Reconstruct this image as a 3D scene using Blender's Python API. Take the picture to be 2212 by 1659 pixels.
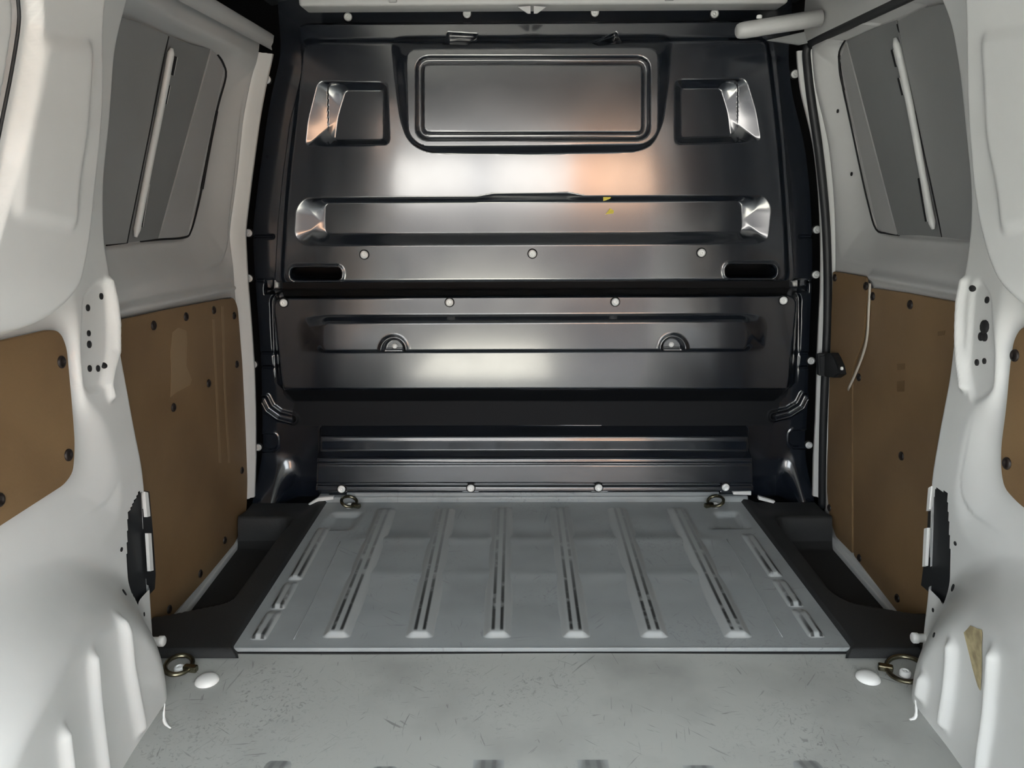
import bpy, bmesh, math, random
import numpy as np
from mathutils import Vector, Matrix
random.seed(4)
for o in list(bpy.data.objects): bpy.data.objects.remove(o, do_unlink=True)
scene = bpy.context.scene
COL = scene.collection
# ------------------------------------------------------------------ camera
FPX, CU, CV = 1661.0, 1106.0, 829.5
CAM = np.array([-0.043, 0.0, 0.875])
TH, PSI, RHO = math.radians(14.8), math.radians(0.38), math.radians(0.25)
_r = np.array([math.cos(PSI), math.sin(PSI), 0.0])
_h = np.array([-math.sin(PSI), math.cos(PSI), 0.0])
_z = np.array([0, 0, 1.0])
FWD = _h*math.cos(TH) - _z*math.sin(TH)
_up = _h*math.sin(TH) + _z*math.cos(TH)
RGT = _r*math.cos(RHO) - _up*math.sin(RHO)
UPV = _up*math.cos(RHO) + _r*math.sin(RHO)
cam_d = bpy.data.cameras.new('camera'); cam = bpy.data.objects.new('camera', cam_d); COL.objects.link(cam)
cam_d.sensor_width = 36.0; cam_d.lens = FPX/2212*36.0; cam_d.clip_start = 0.02; cam_d.clip_end = 200
cam.matrix_world = Matrix(((RGT[0], UPV[0], -FWD[0], CAM[0]), (RGT[1], UPV[1], -FWD[1], CAM[1]), (RGT[2], UPV[2], -FWD[2], CAM[2]), (0, 0, 0, 1)))
scene.camera = cam
# ------------------------------------------------------------------ light
scene.view_settings.view_transform = 'Standard'; scene.view_settings.look = 'None'
scene.view_settings.gamma = 1.0; scene.view_settings.use_curve_mapping = False
scene.view_settings.exposure = 1.85
world = bpy.data.worlds.new('sky'); scene.world = world; world.use_nodes = True
bg = world.node_tree.nodes['Background']
bg.inputs[0].default_value = (0.89, 0.955, 1.0, 1); bg.inputs[1].default_value = 2.3
sun_d = bpy.data.lights.new('sun', 'SUN'); sun = bpy.data.objects.new('sun', sun_d); COL.objects.link(sun)
sun_d.energy = 19.0; sun_d.angle = math.radians(1.0); sun_d.color = (1.0, 0.97, 0.93)
sun.rotation_euler = Vector((0.30, -0.75, -0.72)).to_track_quat('-Z', 'Y').to_euler()
# ------------------------------------------------------------------ maths helpers
def ray(u, v): return FWD + RGT*((u-CU)/FPX) - UPV*((v-CV)/FPX)
def PY(u, v, y): d = ray(u, v); return CAM + d*((y-CAM[1])/d[1])
def PX(u, v, x): d = ray(u, v); return CAM + d*((x-CAM[0])/d[0])
def PZ(u, v, z): d = ray(u, v); return CAM + d*((z-CAM[2])/d[2])
def proj(P):
    q = P - CAM; w = q@FWD
    return CU + FPX*(q@RGT)/w, CV - FPX*(q@UPV)/w
def PS(u, v, side, fx):
    """pixel ray against the side wall  x = side*fx(z)"""
    d = ray(u, v); lo, hi = 0.2, 4.5
    for _ in range(40):
        m = (lo+hi)/2; p = CAM + d*m
        if side*p[0] - fx(p[2]) < 0: lo = m
        else: hi = m
    return CAM + d*hi
def sst(t): t = np.clip(t, 0, 1); return t*t*(3-2*t)
def sdf_poly(px, py, poly):
    """signed distance, negative inside"""
    poly = np.asarray(poly, float); n = len(poly)
    lo = poly.min(0); hi = poly.max(0); mg = .12*float((hi-lo).max())
    bx = np.maximum(np.maximum(lo[0]-px, px-hi[0]), 0); by = np.maximum(np.maximum(lo[1]-py, py-hi[1]), 0); bd = np.hypot(bx, by)
    near = bd < mg
    if px.size > 2000 and near.mean() < .9:
        out = bd.copy(); out[near] = sdf_poly(px[near], py[near], poly) if near.any() else 0; return out
    d = np.full(px.shape, 1e9); inside = np.zeros(px.shape, bool)
    for i in range(n):
        a = poly[i]; b = poly[(i+1) % n]; e = b-a
        wx = px-a[0]; wy = py-a[1]
        t = np.clip((wx*e[0]+wy*e[1])/max(e@e, 1e-12), 0, 1)
        d = np.minimum(d, np.hypot(wx-e[0]*t, wy-e[1]*t))
        c = ((a[1] <= py) & (b[1] > py)) | ((b[1] <= py) & (a[1] > py))
        with np.errstate(divide='ignore', invalid='ignore'):
            xc = a[0] + (py-a[1])/(b[1]-a[1] if b[1] != a[1] else 1e-12)*e[0]
        inside ^= (c & (px < xc))
    return np.where(inside, -d, d)
def dist_line(px, py, pts):
    d = np.full(px.shape, 1e9)
    for a, b in zip(pts[:-1], pts[1:]):
        a = np.array(a, float); b = np.array(b, float); e = b-a
        t = np.clip(((px-a[0])*e[0]+(py-a[1])*e[1])/max(e@e, 1e-12), 0, 1)
        d = np.minimum(d, np.hypot(px-a[0]-e[0]*t, py-a[1]-e[1]*t))
    return d
def rounded(poly, r, n=4):
    out = []; P = [np.array(p, float) for p in poly]; k = len(P)
    for i in range(k):
        a, b, c = P[i-1], P[i], P[(i+1) % k]
        u1 = a-b; u2 = c-b; l1 = np.linalg.norm(u1); l2 = np.linalg.norm(u2)
        rr = min(r, l1*.45, l2*.45); s = b+u1/l1*rr; e = b+u2/l2*rr
        for j in range(n+1):
            t = j/n; out.append((1-t)**2*s + 2*t*(1-t)*b + t*t*e)
    return out
def blend(px, py, outer, inner, lin=False):
    """0 outside outer, 1 inside inner, smooth slope between the two outlines"""
    do = np.maximum(-sdf_poly(px, py, outer), 0); di = np.maximum(sdf_poly(px, py, inner), 0)
    t = do/np.maximum(do+di, 1e-9); return t if lin == 2 else (.3*sst(t)+.7*t if lin else sst(t))
def bump(s, w): return sst(-s/w + 0.5)
def curve(zs, xs):
    zs = np.asarray(zs, float); xs = np.asarray(xs, float); o = np.argsort(zs); zs = zs[o]; xs = xs[o]
    zz = np.linspace(-0.3, 1.6, 400); t = np.interp(zz, zs, xs)
    k = np.ones(9)/9
    for _ in range(3): t = np.convolve(np.pad(t, 4, mode='edge'), k, 'valid')
    return lambda z: np.interp(z, zz, t)
# ------------------------------------------------------------------ materials
def mat(name, col, rough=0.5, metal=0.0, spec=0.5, ior=1.5, var=0.0, vscale=6.0, bump_s=0.0, bscale=60.0, col2=None, rvar=0.0, coat=0.0):
    m = bpy.data.materials.new(name); m.use_nodes = True; nt = m.node_tree; N = nt.nodes; L = nt.links
    b = N['Principled BSDF']
    b.inputs['Base Color'].default_value = (*col, 1); b.inputs['Roughness'].default_value = rough
    b.inputs['Metallic'].default_value = metal; b.inputs['Specular IOR Level'].default_value = spec
    b.inputs['IOR'].default_value = ior
    b.inputs['Coat Weight'].default_value = coat; b.inputs['Coat Roughness'].default_value = 0.09
    tc = N.new('ShaderNodeTexCoord')
    if var > 0 or col2:
        n = N.new('ShaderNodeTexNoise'); n.inputs['Scale'].default_value = vscale; n.inputs['Detail'].default_value = 6
        L.new(tc.outputs['Object'], n.inputs['Vector'])
        r = N.new('ShaderNodeMix'); r.data_type = 'RGBA'
        c2 = col2 if col2 else tuple(c*(1-var) for c in col)
        r.inputs['A'].default_value = (*col, 1); r.inputs['B'].default_value = (*c2, 1)
        rm = N.new('ShaderNodeMapRange'); rm.inputs['From Min'].default_value = .38; rm.inputs['From Max'].default_value = .66
        L.new(n.outputs['Fac'], rm.inputs['Value']); L.new(rm.outputs[0], r.inputs['Factor']); L.new(r.outputs['Result'], b.inputs['Base Color'])
    if rvar > 0:
        n = N.new('ShaderNodeTexNoise'); n.inputs['Scale'].default_value = 9; n.inputs['Detail'].default_value = 8
        L.new(tc.outputs['Object'], n.inputs['Vector'])
        rm = N.new('ShaderNodeMapRange'); rm.inputs['To Min'].default_value = max(rough-rvar, .03); rm.inputs['To Max'].default_value = rough+rvar
        L.new(n.outputs['Fac'], rm.inputs['Value']); L.new(rm.outputs[0], b.inputs['Roughness'])
    if bump_s > 0:
        n = N.new('ShaderNodeTexNoise'); n.inputs['Scale'].default_value = bscale; n.inputs['Detail'].default_value = 3
        L.new(tc.outputs['Object'], n.inputs['Vector'])
        bp = N.new('ShaderNodeBump'); bp.inputs['Strength'].default_value = bump_s; bp.inputs['Distance'].default_value = .002
        L.new(n.outputs['Fac'], bp.inputs['Height']); L.new(bp.outputs[0], b.inputs['Normal'])
    return m
def worn(name, col, dirt, rough, scr_scale=14.0, scr_amt=0.6, blot=0.5):
    """painted floor sheet: grey paint, blotchy grime and thin dark scratches"""
    m = mat(name, col, rough); nt = m.node_tree; N = nt.nodes; L = nt.links; b = N['Principled BSDF']
    tc = N.new('ShaderNodeTexCoord')
    def noise(scale, detail, vec=None, dist=0.0):
        n = N.new('ShaderNodeTexNoise'); n.inputs['Scale'].default_value = scale; n.inputs['Detail'].default_value = detail
        n.inputs['Distortion'].default_value = dist; L.new(vec or tc.outputs['Object'], n.inputs['Vector']); return n.outputs['Fac']
    def rng(val, a, c, lo=0.0, hi=1.0):
        r = N.new('ShaderNodeMapRange'); r.inputs['From Min'].default_value = a; r.inputs['From Max'].default_value = c
        r.inputs['To Min'].default_value = lo; r.inputs['To Max'].default_value = hi; L.new(val, r.inputs['Value']); return r.outputs[0]
    def mul(a, c):
        x = N.new('ShaderNodeMath'); x.operation = 'MULTIPLY'; L.new(a, x.inputs[0])
        if isinstance(c, float): x.inputs[1].default_value = c
        else: L.new(c, x.inputs[1])
        return x.outputs[0]
    def mx(a, c):
        x = N.new('ShaderNodeMath'); x.operation = 'MAXIMUM'; L.new(a, x.inputs[0]); L.new(c, x.inputs[1]); return x.outputs[0]
    # short thin scratches: strongly stretched noise at several angles, kept only in patches
    tot = None
    for k, rot in enumerate((0.15, 0.7, 1.45, 2.2, 2.9)):
        m0 = N.new('ShaderNodeMapping'); m0.inputs['Rotation'].default_value = (0, 0, rot); L.new(tc.outputs['Object'], m0.inputs['Vector'])
        mp = N.new('ShaderNodeMapping'); mp.inputs['Scale'].default_value = (12.0*scr_scale, 1.1*scr_scale, 1.0); mp.inputs['Location'].default_value = (k*3.1, k*1.7, 0)
        L.new(m0.outputs[0], mp.inputs['Vector'])
        nn = noise(1.0, 2, mp.outputs[0], .6)
        s = mul(rng(nn, .66, .72), rng(noise(5+k, 4), .47, .60))
        tot = s if tot is None else mx(tot, s)
    fine = mul(rng(noise(95, 3, dist=1.5), .56, .70), rng(noise(3.2, 3), .48, .62))
    bl = rng(noise(4.5, 6), .48, .74, 0, blot)
    f = mx(mx(mul(tot, scr_amt), mul(fine, .55)), bl)
    r = N.new('ShaderNodeMix'); r.data_type = 'RGBA'; r.inputs['A'].default_value = (*col, 1); r.inputs['B'].default_value = (*dirt, 1)
    L.new(f, r.inputs['Factor']); L.new(r.outputs['Result'], b.inputs['Base Color'])
    rr = rng(noise(7, 5), .3, .7, rough-.08, rough+.12); L.new(rr, b.inputs['Roughness'])
    return m
M = {}
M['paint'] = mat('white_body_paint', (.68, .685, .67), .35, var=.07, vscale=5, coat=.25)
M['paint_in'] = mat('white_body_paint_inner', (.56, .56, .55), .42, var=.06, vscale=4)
M['skin'] = mat('grey_primer_skin', (.40, .40, .395), .45, var=.10, vscale=3)
M['film'] = mat('dark_grey_film', (.235, .24, .24), .5, var=.12, vscale=4)
M['film2'] = mat('mid_grey_film', (.30, .305, .30), .5, var=.12, vscale=3)
M['black'] = mat('black_gloss_steel', (.009, .012, .018), .175, rvar=.045, spec=1.0, ior=1.5, coat=.7, bump_s=.02, bscale=14)
M['dark'] = mat('black_cavity', (.006, .006, .007), .8)
M['rubber'] = mat('black_rubber', (.012, .013, .015), .5)
M['mat'] = mat('black_ribbed_plastic', (.016, .017, .018), .62, bump_s=.25, bscale=420, var=.35, vscale=7)
M['matt'] = mat('black_tread_plastic', (.010, .010, .010), .85, bump_s=.4, bscale=300)
M['recess'] = mat('underside_shade_black', (.004, .005, .007), .65, spec=.3)
M['wood'] = mat('brown_hardboard', (.238, .150, .073), .5, col2=(.188, .116, .056), vscale=4.5, bump_s=.12, bscale=220)
M['tape'] = mat('pale_tape_residue', (.30, .205, .115), .5)
M['woodstain'] = mat('dark_wood_stain', (.16, .092, .038), .5)
M['clip'] = mat('dark_brown_clip', (.014, .009, .007), .5)
M['screw'] = mat('zinc_screw', (.90, .90, .88), .35)
M['chrome'] = mat('zinc_plated_steel', (.30, .28, .20), .25, metal=1.0, col2=(.10, .09, .06), vscale=40)
M['floor'] = worn('worn_grey_floor_paint', (.40, .41, .39), (.10, .10, .095), .50, 16.0, .60, .42)
M['sheet'] = worn('grey_floor_sheet', (.31, .33, .335), (.12, .125, .125), .36, 9.0, .4, .35)
M['bare'] = mat('bright_white_edge', (.72, .72, .70), .4)
M['plug'] = mat('white_plastic_plug', (.80, .80, .78), .4)
M['yellow'] = mat('yellow_chalk', (.75, .62, .10), .8)
M['chip'] = mat('tan_filler', (.50, .42, .24), .7, col2=(.26, .21, .12), vscale=45)
M['clear'] = mat('clear_plastic_strip', (.55, .50, .42), .25)
M['ground'] = mat('asphalt_ground', (.06, .06, .062), .8, var=.2, vscale=.6)
M['grey'] = mat('grey_render', (.45, .46, .48), .8)
M['orange'] = mat('orange_render', (.85, .42, .22), .8)
M['roofdark'] = mat('roof_cavity_shade', (.03, .032, .035), .7)
M['concrete'] = mat('pale_concrete', (.66, .64, .56), .8, var=.12, vscale=1.5)
M['tiles'] = mat('dark_roof_tiles', (.022, .023, .027), .8, var=.3, vscale=3)
M['brick'] = mat('peach_render', (.80, .50, .33), .8, var=.12, vscale=.8)
M['render'] = mat('white_render', (.85, .83, .80), .8, var=.05, vscale=.8)
# ------------------------------------------------------------------ object helpers
def put(o, parent=None, label=None, cat=None, group=None, kind=None):
    if parent is not None: o.parent = parent
    if label: o['label'] = label
    if cat: o['category'] = cat
    if group: o['group'] = group
    if kind: o['kind'] = kind
    return o
def mesh_obj(name, verts, faces, m, parent=None, smooth=False, **k):
    me = bpy.data.meshes.new(name); me.from_pydata([tuple(map(float, v)) for v in verts], [], faces); me.update()
    if m: me.materials.append(M[m])
    if smooth: me.shade_smooth()
    o = bpy.data.objects.new(name, me); COL.objects.link(o)
    return put(o, parent, **k)
def bm_obj(name, bm, m, parent=None, smooth=False, **k):
    me = bpy.data.meshes.new(name); bm.normal_update(); bm.to_mesh(me); bm.free(); me.materials.append(M[m])
    if smooth: me.shade_smooth()
    o = bpy.data.objects.new(name, me); COL.objects.link(o)
    return put(o, parent, **k)
def empty(name, loc=(0, 0, 0), **k):
    o = bpy.data.objects.new(name, None); COL.objects.link(o); o.empty_display_size = .05; o.location = loc
    return put(o, None, **k)
def grid_obj(name, P, m, parent=None, keep=None, flip=False, **k):
    n, c, _ = P.shape
    idx = np.arange(n*c).reshape(n, c)
    q = np.stack([idx[:-1, :-1], idx[:-1, 1:], idx[1:, 1:], idx[1:, :-1]], -1)
    if flip: q = q[..., ::-1]
    q = q.reshape(-1, 4)
    if keep is not None: q = q[keep.reshape(-1)]
    used = np.unique(q); remap = np.full(n*c, -1); remap[used] = np.arange(len(used)); q = remap[q]
    V = P.reshape(-1, 3)[used]
    me = bpy.data.meshes.new(name); me.vertices.add(len(V)); me.vertices.foreach_set('co', V.astype(np.float32).ravel())
    me.loops.add(q.size); me.loops.foreach_set('vertex_index', q.ravel().astype(np.int32))
    me.polygons.add(len(q)); me.polygons.foreach_set('loop_start', (np.arange(len(q))*4).astype(np.int32))
    try: me.polygons.foreach_set('loop_total', np.full(len(q), 4, np.int32))
    except Exception: pass
    me.update(calc_edges=True); me.validate(); me.materials.append(M[m]); me.shade_smooth()
    o = bpy.data.objects.new(name, me); COL.objects.link(o)
    return put(o, parent, **k)
def box_bm(x0, x1, y0, y1, z0, z1, bev=0.0, seg=2):
    bm = bmesh.new(); r = bmesh.ops.create_cube(bm, size=1.0)
    for v in bm.verts: v.co = Vector(((x0+x1)/2+v.co.x*(x1-x0), (y0+y1)/2+v.co.y*(y1-y0), (z0+z1)/2+v.co.z*(z1-z0)))
    if bev: bmesh.ops.bevel(bm, geom=bm.edges[:], offset=bev, segments=seg, affect='EDGES', profile=.6)
    return bm
def prism(pts, nrm, th, bev=0.0):
    """closed slab: outline pts pushed by th along nrm (towards the room)"""
    bm = bmesh.new(); nrm = Vector(nrm)
    A = [bm.verts.new(Vector(p)) for p in pts]; B = [bm.verts.new(Vector(p)+nrm*th) for p in pts]
    bm.faces.new(A[::-1]); top = bm.faces.new(B); n = len(A)
    for i in range(n): bm.faces.new((A[i], A[(i+1) % n], B[(i+1) % n], B[i]))
    bmesh.ops.recalc_face_normals(bm, faces=bm.faces[:])
    if bev: bmesh.ops.bevel(bm, geom=list(top.edges), offset=bev, segments=2, affect='EDGES')
    return bm
def frame_of(d):
    d = Vector(d).normalized(); a = Vector((0, 0, 1)) if abs(d.z) < .9 else Vector((1, 0, 0))
    x = a.cross(d).normalized(); return x, d.cross(x)
def tube_bm(pts, r, n=10, flat=1.0, cap=True):
    bm = bmesh.new(); P = [Vector(p) for p in pts]; rings = []
    rs = r if isinstance(r, (list, tuple)) else [r]*len(P)
    xprev = None
    for i, p in enumerate(P):
        d = (P[min(i+1, len(P)-1)] - P[max(i-1, 0)]).normalized()
        if xprev is None: x, y = frame_of(d)
        else:
            x = (xprev - d*xprev.dot(d)).normalized(); y = d.cross(x)
        xprev = x
        rings.append([bm.verts.new(p + (x*math.cos(2*math.pi*k/n) + y*math.sin(2*math.pi*k/n)*flat)*rs[i]) for k in range(n)])
    for a, b in zip(rings[:-1], rings[1:]):
        for k in range(n): bm.faces.new((a[k], a[(k+1) % n], b[(k+1) % n], b[k]))
    if cap: bm.faces.new(rings[0][::-1]); bm.faces.new(rings[-1])
    return bm
def smooth_path(pts, n=6):
    P = [Vector(p) for p in pts]; out = []
    for i in range(len(P)-1):
        p0, p1, p2, p3 = P[max(i-1, 0)], P[i], P[i+1], P[min(i+2, len(P)-1)]
        for j in range(n):
            t = j/n
            out.append(.5*((2*p1)+(p2-p0)*t+(2*p0-5*p1+4*p2-p3)*t*t+(-p0+3*p1-3*p2+p3)*t**3))
    out.append(P[-1]); return out
def lathe_mesh(name, prof, m, n=20):
    """profile (r, h) turned round +Z"""
    bm = bmesh.new(); rings = []
    for r, h in prof:
        if r < 1e-6: rings.append([bm.verts.new((0, 0, h))])
        else: rings.append([bm.verts.new((r*math.cos(2*math.pi*k/n), r*math.sin(2*math.pi*k/n), h)) for k in range(n)])
    for a, b in zip(rings[:-1], rings[1:]):
        for k in range(n):
            k2 = (k+1) % n
            if len(a) == 1 and len(b) == 1: continue
            if len(b) == 1: bm.faces.new((a[k], a[k2], b[0]))
            elif len(a) == 1: bm.faces.new((a[0], b[k2], b[k]))
            else: bm.faces.new((a[k], a[k2], b[k2], b[k]))
    bmesh.ops.recalc_face_normals(bm, faces=bm.faces[:])
    me = bpy.data.meshes.new(name); bm.to_mesh(me); bm.free(); me.materials.append(M[m]); me.shade_smooth(); return me
def place(name, me, loc, nrm, parent=None, sc=1.0, **k):
    o = bpy.data.objects.new(name, me); COL.objects.link(o)
    o.location = Vector(loc); o.rotation_mode = 'QUATERNION'; o.rotation_quaternion = Vector(nrm).to_track_quat('Z', 'Y'); o.scale = (sc, sc, sc)
    return put(o, parent, **k)
SCREW = lathe_mesh('screw', [(.0088, -.003), (.0090, .003), (.0080, .0052), (.0058, .0062), (.0046, .0062), (.0042, .0045), (.0024, .0045), (.0018, .0055), (0, .0056)], 'screw')
WASHER = lathe_mesh('washer', [(.0112, -.003), (.0112, .0012), (.0085, .0016), (0, .0016)], 'dark', 16)
CLIP = lathe_mesh('clip', [(.0095, -.001), (.0095, .0015), (.008, .003), (.0045, .0036), (.004, .0022), (0, .002)], 'clip', 16)
HOLE = lathe_mesh('hole', [(.0055, -.002), (.0055, .0008), (0, .001)], 'dark', 12)

# ------------------------------------------------------------------ side wall profiles (x as a function of height)
def profile_from(px, y, tail=()):
    P = [PY(u, v, y) for u, v in px]; zs = [p[2] for p in P]; xs = [abs(p[0]) for p in P]
    for z, x in tail: zs.append(z); xs.append(x)
    return curve(zs, xs)
YB = 2.05      # bulkhead plane
EDGE = {-1: [(592, 95), (588, 120), (575, 170), (560, 250), (540, 400), (528, 500), (533, 600), (541, 700), (548, 800), (551, 900), (551, 1000), (548, 1090)],
        1: [(1722, 110), (1731, 196), (1748, 260), (1761, 320), (1770, 405), (1774, 470), (1776, 560), (1774, 640), (1769, 729), (1764, 898), (1759, 989), (1757, 1090)]}
PIL = {-1: [(300, -30), (288, 0), (275, 50), (260, 108), (250, 260), (235, 400), (236, 520), (252, 607), (265, 720), (285, 830), (303, 930), (318, 1000), (323, 1060), (330, 1200), (336, 1300), (343, 1420)],
       1: [(2000, -30), (2018, 0), (2040, 43), (2061, 174), (2074, 304), (2085, 412), (2083, 500), (2068, 607), (2055, 668), (2039, 813), (2019, 914), (2000, 1026), (1997, 1120), (1995, 1258), (1983, 1358), (1979, 1417)]}
YE, YP = 2.0, 1.30
WE = {s: profile_from(EDGE[s], YE) for s in (-1, 1)}
WP = {s: profile_from(PIL[s], YP) for s in (-1, 1)}
WD = {s: (lambda z, s=s: WE[s](z)+.022) for s in (-1, 1)}      # inner skin of the doors
ZR = 1.345     # roof height

# ------------------------------------------------------------------ setting: floor
floor = empty('floor', (0, .6, 0), label='grey painted steel load floor, scuffed and scratched, of the van', cat='floor', kind='structure')
floor.location = (0, 0, 0)
def FX(u, v, z=0.0): return PZ(u, v, z)
n1, n2 = 90, 80
ys = np.linspace(-.16, 1.30, n1); xs = np.linspace(-.80, .80, n2)
X, Y = np.meshgrid(xs, ys); Z = -.0015*np.sin(X*7+1)*np.sin(Y*9)-.001
grid_obj('rear_floor_panel', np.stack([X, Y, Z], -1), 'floor', floor)
# front ribbed sheet, 12 mm proud of the rear floor
SZ = .008
ysh0 = PZ(1150, 1398, SZ)[1]; ysh1 = 2.0
xl0, xr0 = -.600, .600
sheet_top = []
nx, ny = 150, 110
X, Y = np.meshgrid(np.linspace(-.60, .60, nx), np.linspace(ysh0, ysh1, ny))
Zs = np.full(X.shape, SZ)
# shallow cross swages pressed between the ribs
U, V = proj(np.stack([X, Y, Zs], -1))
for v0, w, a in ((1143, 13, -.0030), (1166, 9, .0034), (1240, 12, .0026), (1300, 20, -.0014)):
    Zs += a*np.exp(-((V-v0)/w)**2)*(1-sst((abs(X)-.42)/.06))
# two square pockets for the front tie-down rings
POCK = [[(722, 1108), (778, 1108), (755, 1143), (692, 1143)], [(1545, 1108), (1590, 1106), (1616, 1139), (1540, 1140)]]
for pk in POCK:
    q = [PZ(u, v, SZ)[:2] for u, v in pk]
    Zs -= .012*bump(sdf_poly(X, Y, q), .012)
grid_obj('front_floor_panel', np.stack([X, Y, Zs], -1), 'sheet', floor)
# rolled front lip of the sheet
bm = box_bm(-.60, .60, ysh0-.004, ysh0+.002, .0005, SZ+.0008, .0014)
bm_obj('front_lip', bm, 'sheet', floor, smooth=False)
bm = box_bm(-.60, .60, ysh0-.008, ysh0-.0005, -.003, .0008)
bm_obj('lip_shadow', bm, 'dark', floor)  # dark strip standing in for the shadow under the lip
def rib_bm(p0, p1, w0, w1, h, slope, n=14):
    """raised pressed rib from near end p0 to far end p1, half widths w0 (base) and w1 (crown)"""
    bm = bmesh.new(); p0 = Vector(p0); p1 = Vector(p1); d = (p1-p0); L = d.length; d.normalize(); s = Vector((d.y, -d.x, 0))
    prof = [(-w0, 0), (-(w0+w1)/2, h*.45), (-w1, h*.93), (-w1*.5, h), (w1*.5, h), (w1, h*.93), ((w0+w1)/2, h*.45), (w0, 0)]
    st = [(0, 0, .75), (slope*.5, .55, .9), (slope, 1, 1), (L-slope, 1, 1), (L-slope*.5, .55, .9), (L, 0, .75)]
    rows = []
    for a, k, ws in st: rows.append([bm.verts.new(p0+d*a+s*x*ws+Vector((0, 0, z*k))) for x, z in prof])
    for a, b in zip(rows[:-1], rows[1:]):
        for i in range(len(prof)-1): bm.faces.new((a[i], a[i+1], b[i+1], b[i]))
    bmesh.ops.recalc_face_normals(bm, faces=bm.faces[:])
    return bm
def rib_mat():
    m = mat('floor_rib_paint', (.335, .35, .35), .40); nt = m.node_tree; N = nt.nodes; L = nt.links; b = N['Principled BSDF']
    uv = N.new('ShaderNodeAttribute'); uv.attribute_name = 'across'
    al = N.new('ShaderNodeAttribute'); al.attribute_name = 'along'
    tc = N.new('ShaderNodeTexCoord'); no = N.new('ShaderNodeTexNoise'); no.inputs['Scale'].default_value = 30; no.inputs['Detail'].default_value = 5
    L.new(tc.outputs['Object'], no.inputs['Vector'])
    ab = N.new('ShaderNodeMath'); ab.operation = 'ABSOLUTE'; L.new(uv.outputs['Fac'], ab.inputs[0])
    su = N.new('ShaderNodeMath'); su.operation = 'SUBTRACT'; L.new(ab.outputs[0], su.inputs[0]); su.inputs[1].default_value = .0085
    ab2 = N.new('ShaderNodeMath'); ab2.operation = 'ABSOLUTE'; L.new(su.outputs[0], ab2.inputs[0])
    rg = N.new('ShaderNodeMapRange'); rg.inputs['From Min'].default_value = .0020; rg.inputs['From Max'].default_value = .0048; rg.inputs['To Min'].default_value = 1; rg.inputs['To Max'].default_value = 0
    L.new(ab2.outputs[0], rg.inputs['Value'])
    rn = N.new('ShaderNodeMapRange'); rn.inputs['From Min'].default_value = .28; rn.inputs['From Max'].default_value = .46; L.new(no.outputs['Fac'], rn.inputs['Value'])
    ra = N.new('ShaderNodeMapRange'); ra.inputs['From Min'].default_value = .75; ra.inputs['From Max'].default_value = .2; ra.inputs['To Min'].default_value = .3; ra.inputs['To Max'].default_value = 1
    L.new(al.outputs['Fac'], ra.inputs['Value'])
    m1 = N.new('ShaderNodeMath'); m1.operation = 'MULTIPLY'; L.new(rg.outputs[0], m1.inputs[0]); L.new(rn.outputs[0], m1.inputs[1])
    m2 = N.new('ShaderNodeMath'); m2.operation = 'MULTIPLY'; L.new(m1.outputs[0], m2.inputs[0]); L.new(ra.outputs[0], m2.inputs[1])
    re = N.new('ShaderNodeMapRange'); re.inputs['From Min'].default_value = .018; re.inputs['From Max'].default_value = .030; L.new(al.outputs['Fac'], re.inputs['Value'])
    m3 = N.new('ShaderNodeMath'); m3.operation = 'MULTIPLY'; L.new(m2.outputs[0], m3.inputs[0]); L.new(re.outputs[0], m3.inputs[1]); m2 = m3
    mx = N.new('ShaderNodeMix'); mx.data_type = 'RGBA'; mx.inputs['A'].default_value = (.335, .35, .35, 1); mx.inputs['B'].default_value = (.035, .037, .037, 1)
    L.new(m2.outputs[0], mx.inputs['Factor']); L.new(mx.outputs['Result'], b.inputs['Base Color'])
    return m
M['rib'] = rib_mat()
def rib_fine(p0, p1, w0, w1, h, slope, name, par, z, nl=40, far=None):
    """rib as a fine strip carrying its own across/along coordinates for the grime lines"""
    p0 = np.array(p0[:2]); p1 = np.array(p1[:2]); d = p1-p0; L = np.linalg.norm(d); d /= L; s = np.array([d[1], -d[0]])
    a = np.concatenate([np.linspace(0, slope, 7), np.linspace(slope, L-.03, nl)[1:], np.linspace(L-.03, L, 5)[1:]])
    c = np.linspace(-w0, w0, 33)
    A, Cc = np.meshgrid(a, c, indexing='ij')
    up = sst((w0-abs(Cc))/(w0-w1)); end = np.minimum(sst(A/slope), sst((L-A)/.03))
    Zz = z + h*up*end
    P = np.stack([p0[0]+d[0]*A+s[0]*Cc, p0[1]+d[1]*A+s[1]*Cc, Zz], -1)
    o = grid_obj(name, P, 'rib', par)
    me = o.data
    at = me.attributes.new('across', 'FLOAT', 'POINT'); at.data.foreach_set('value', Cc.ravel().astype(np.float32))
    at = me.attributes.new('along', 'FLOAT', 'POINT'); at.data.foreach_set('value', (A/L).ravel().astype(np.float32))
    return o
RIBS = [((725, 1379), (836, 1098)), ((905, 1379), (963, 1098)), ((1074, 1379), (1085, 1096)), ((1245, 1379), (1209, 1096)), ((1415, 1379), (1332, 1096)), ((1596, 1379), (1460, 1096))]
for a, b in RIBS:
    rib_fine(PZ(*a, SZ), PZ(*b, SZ), .030, .011, .010, .011, 'floor_rib', floor, SZ-.0003)
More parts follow.
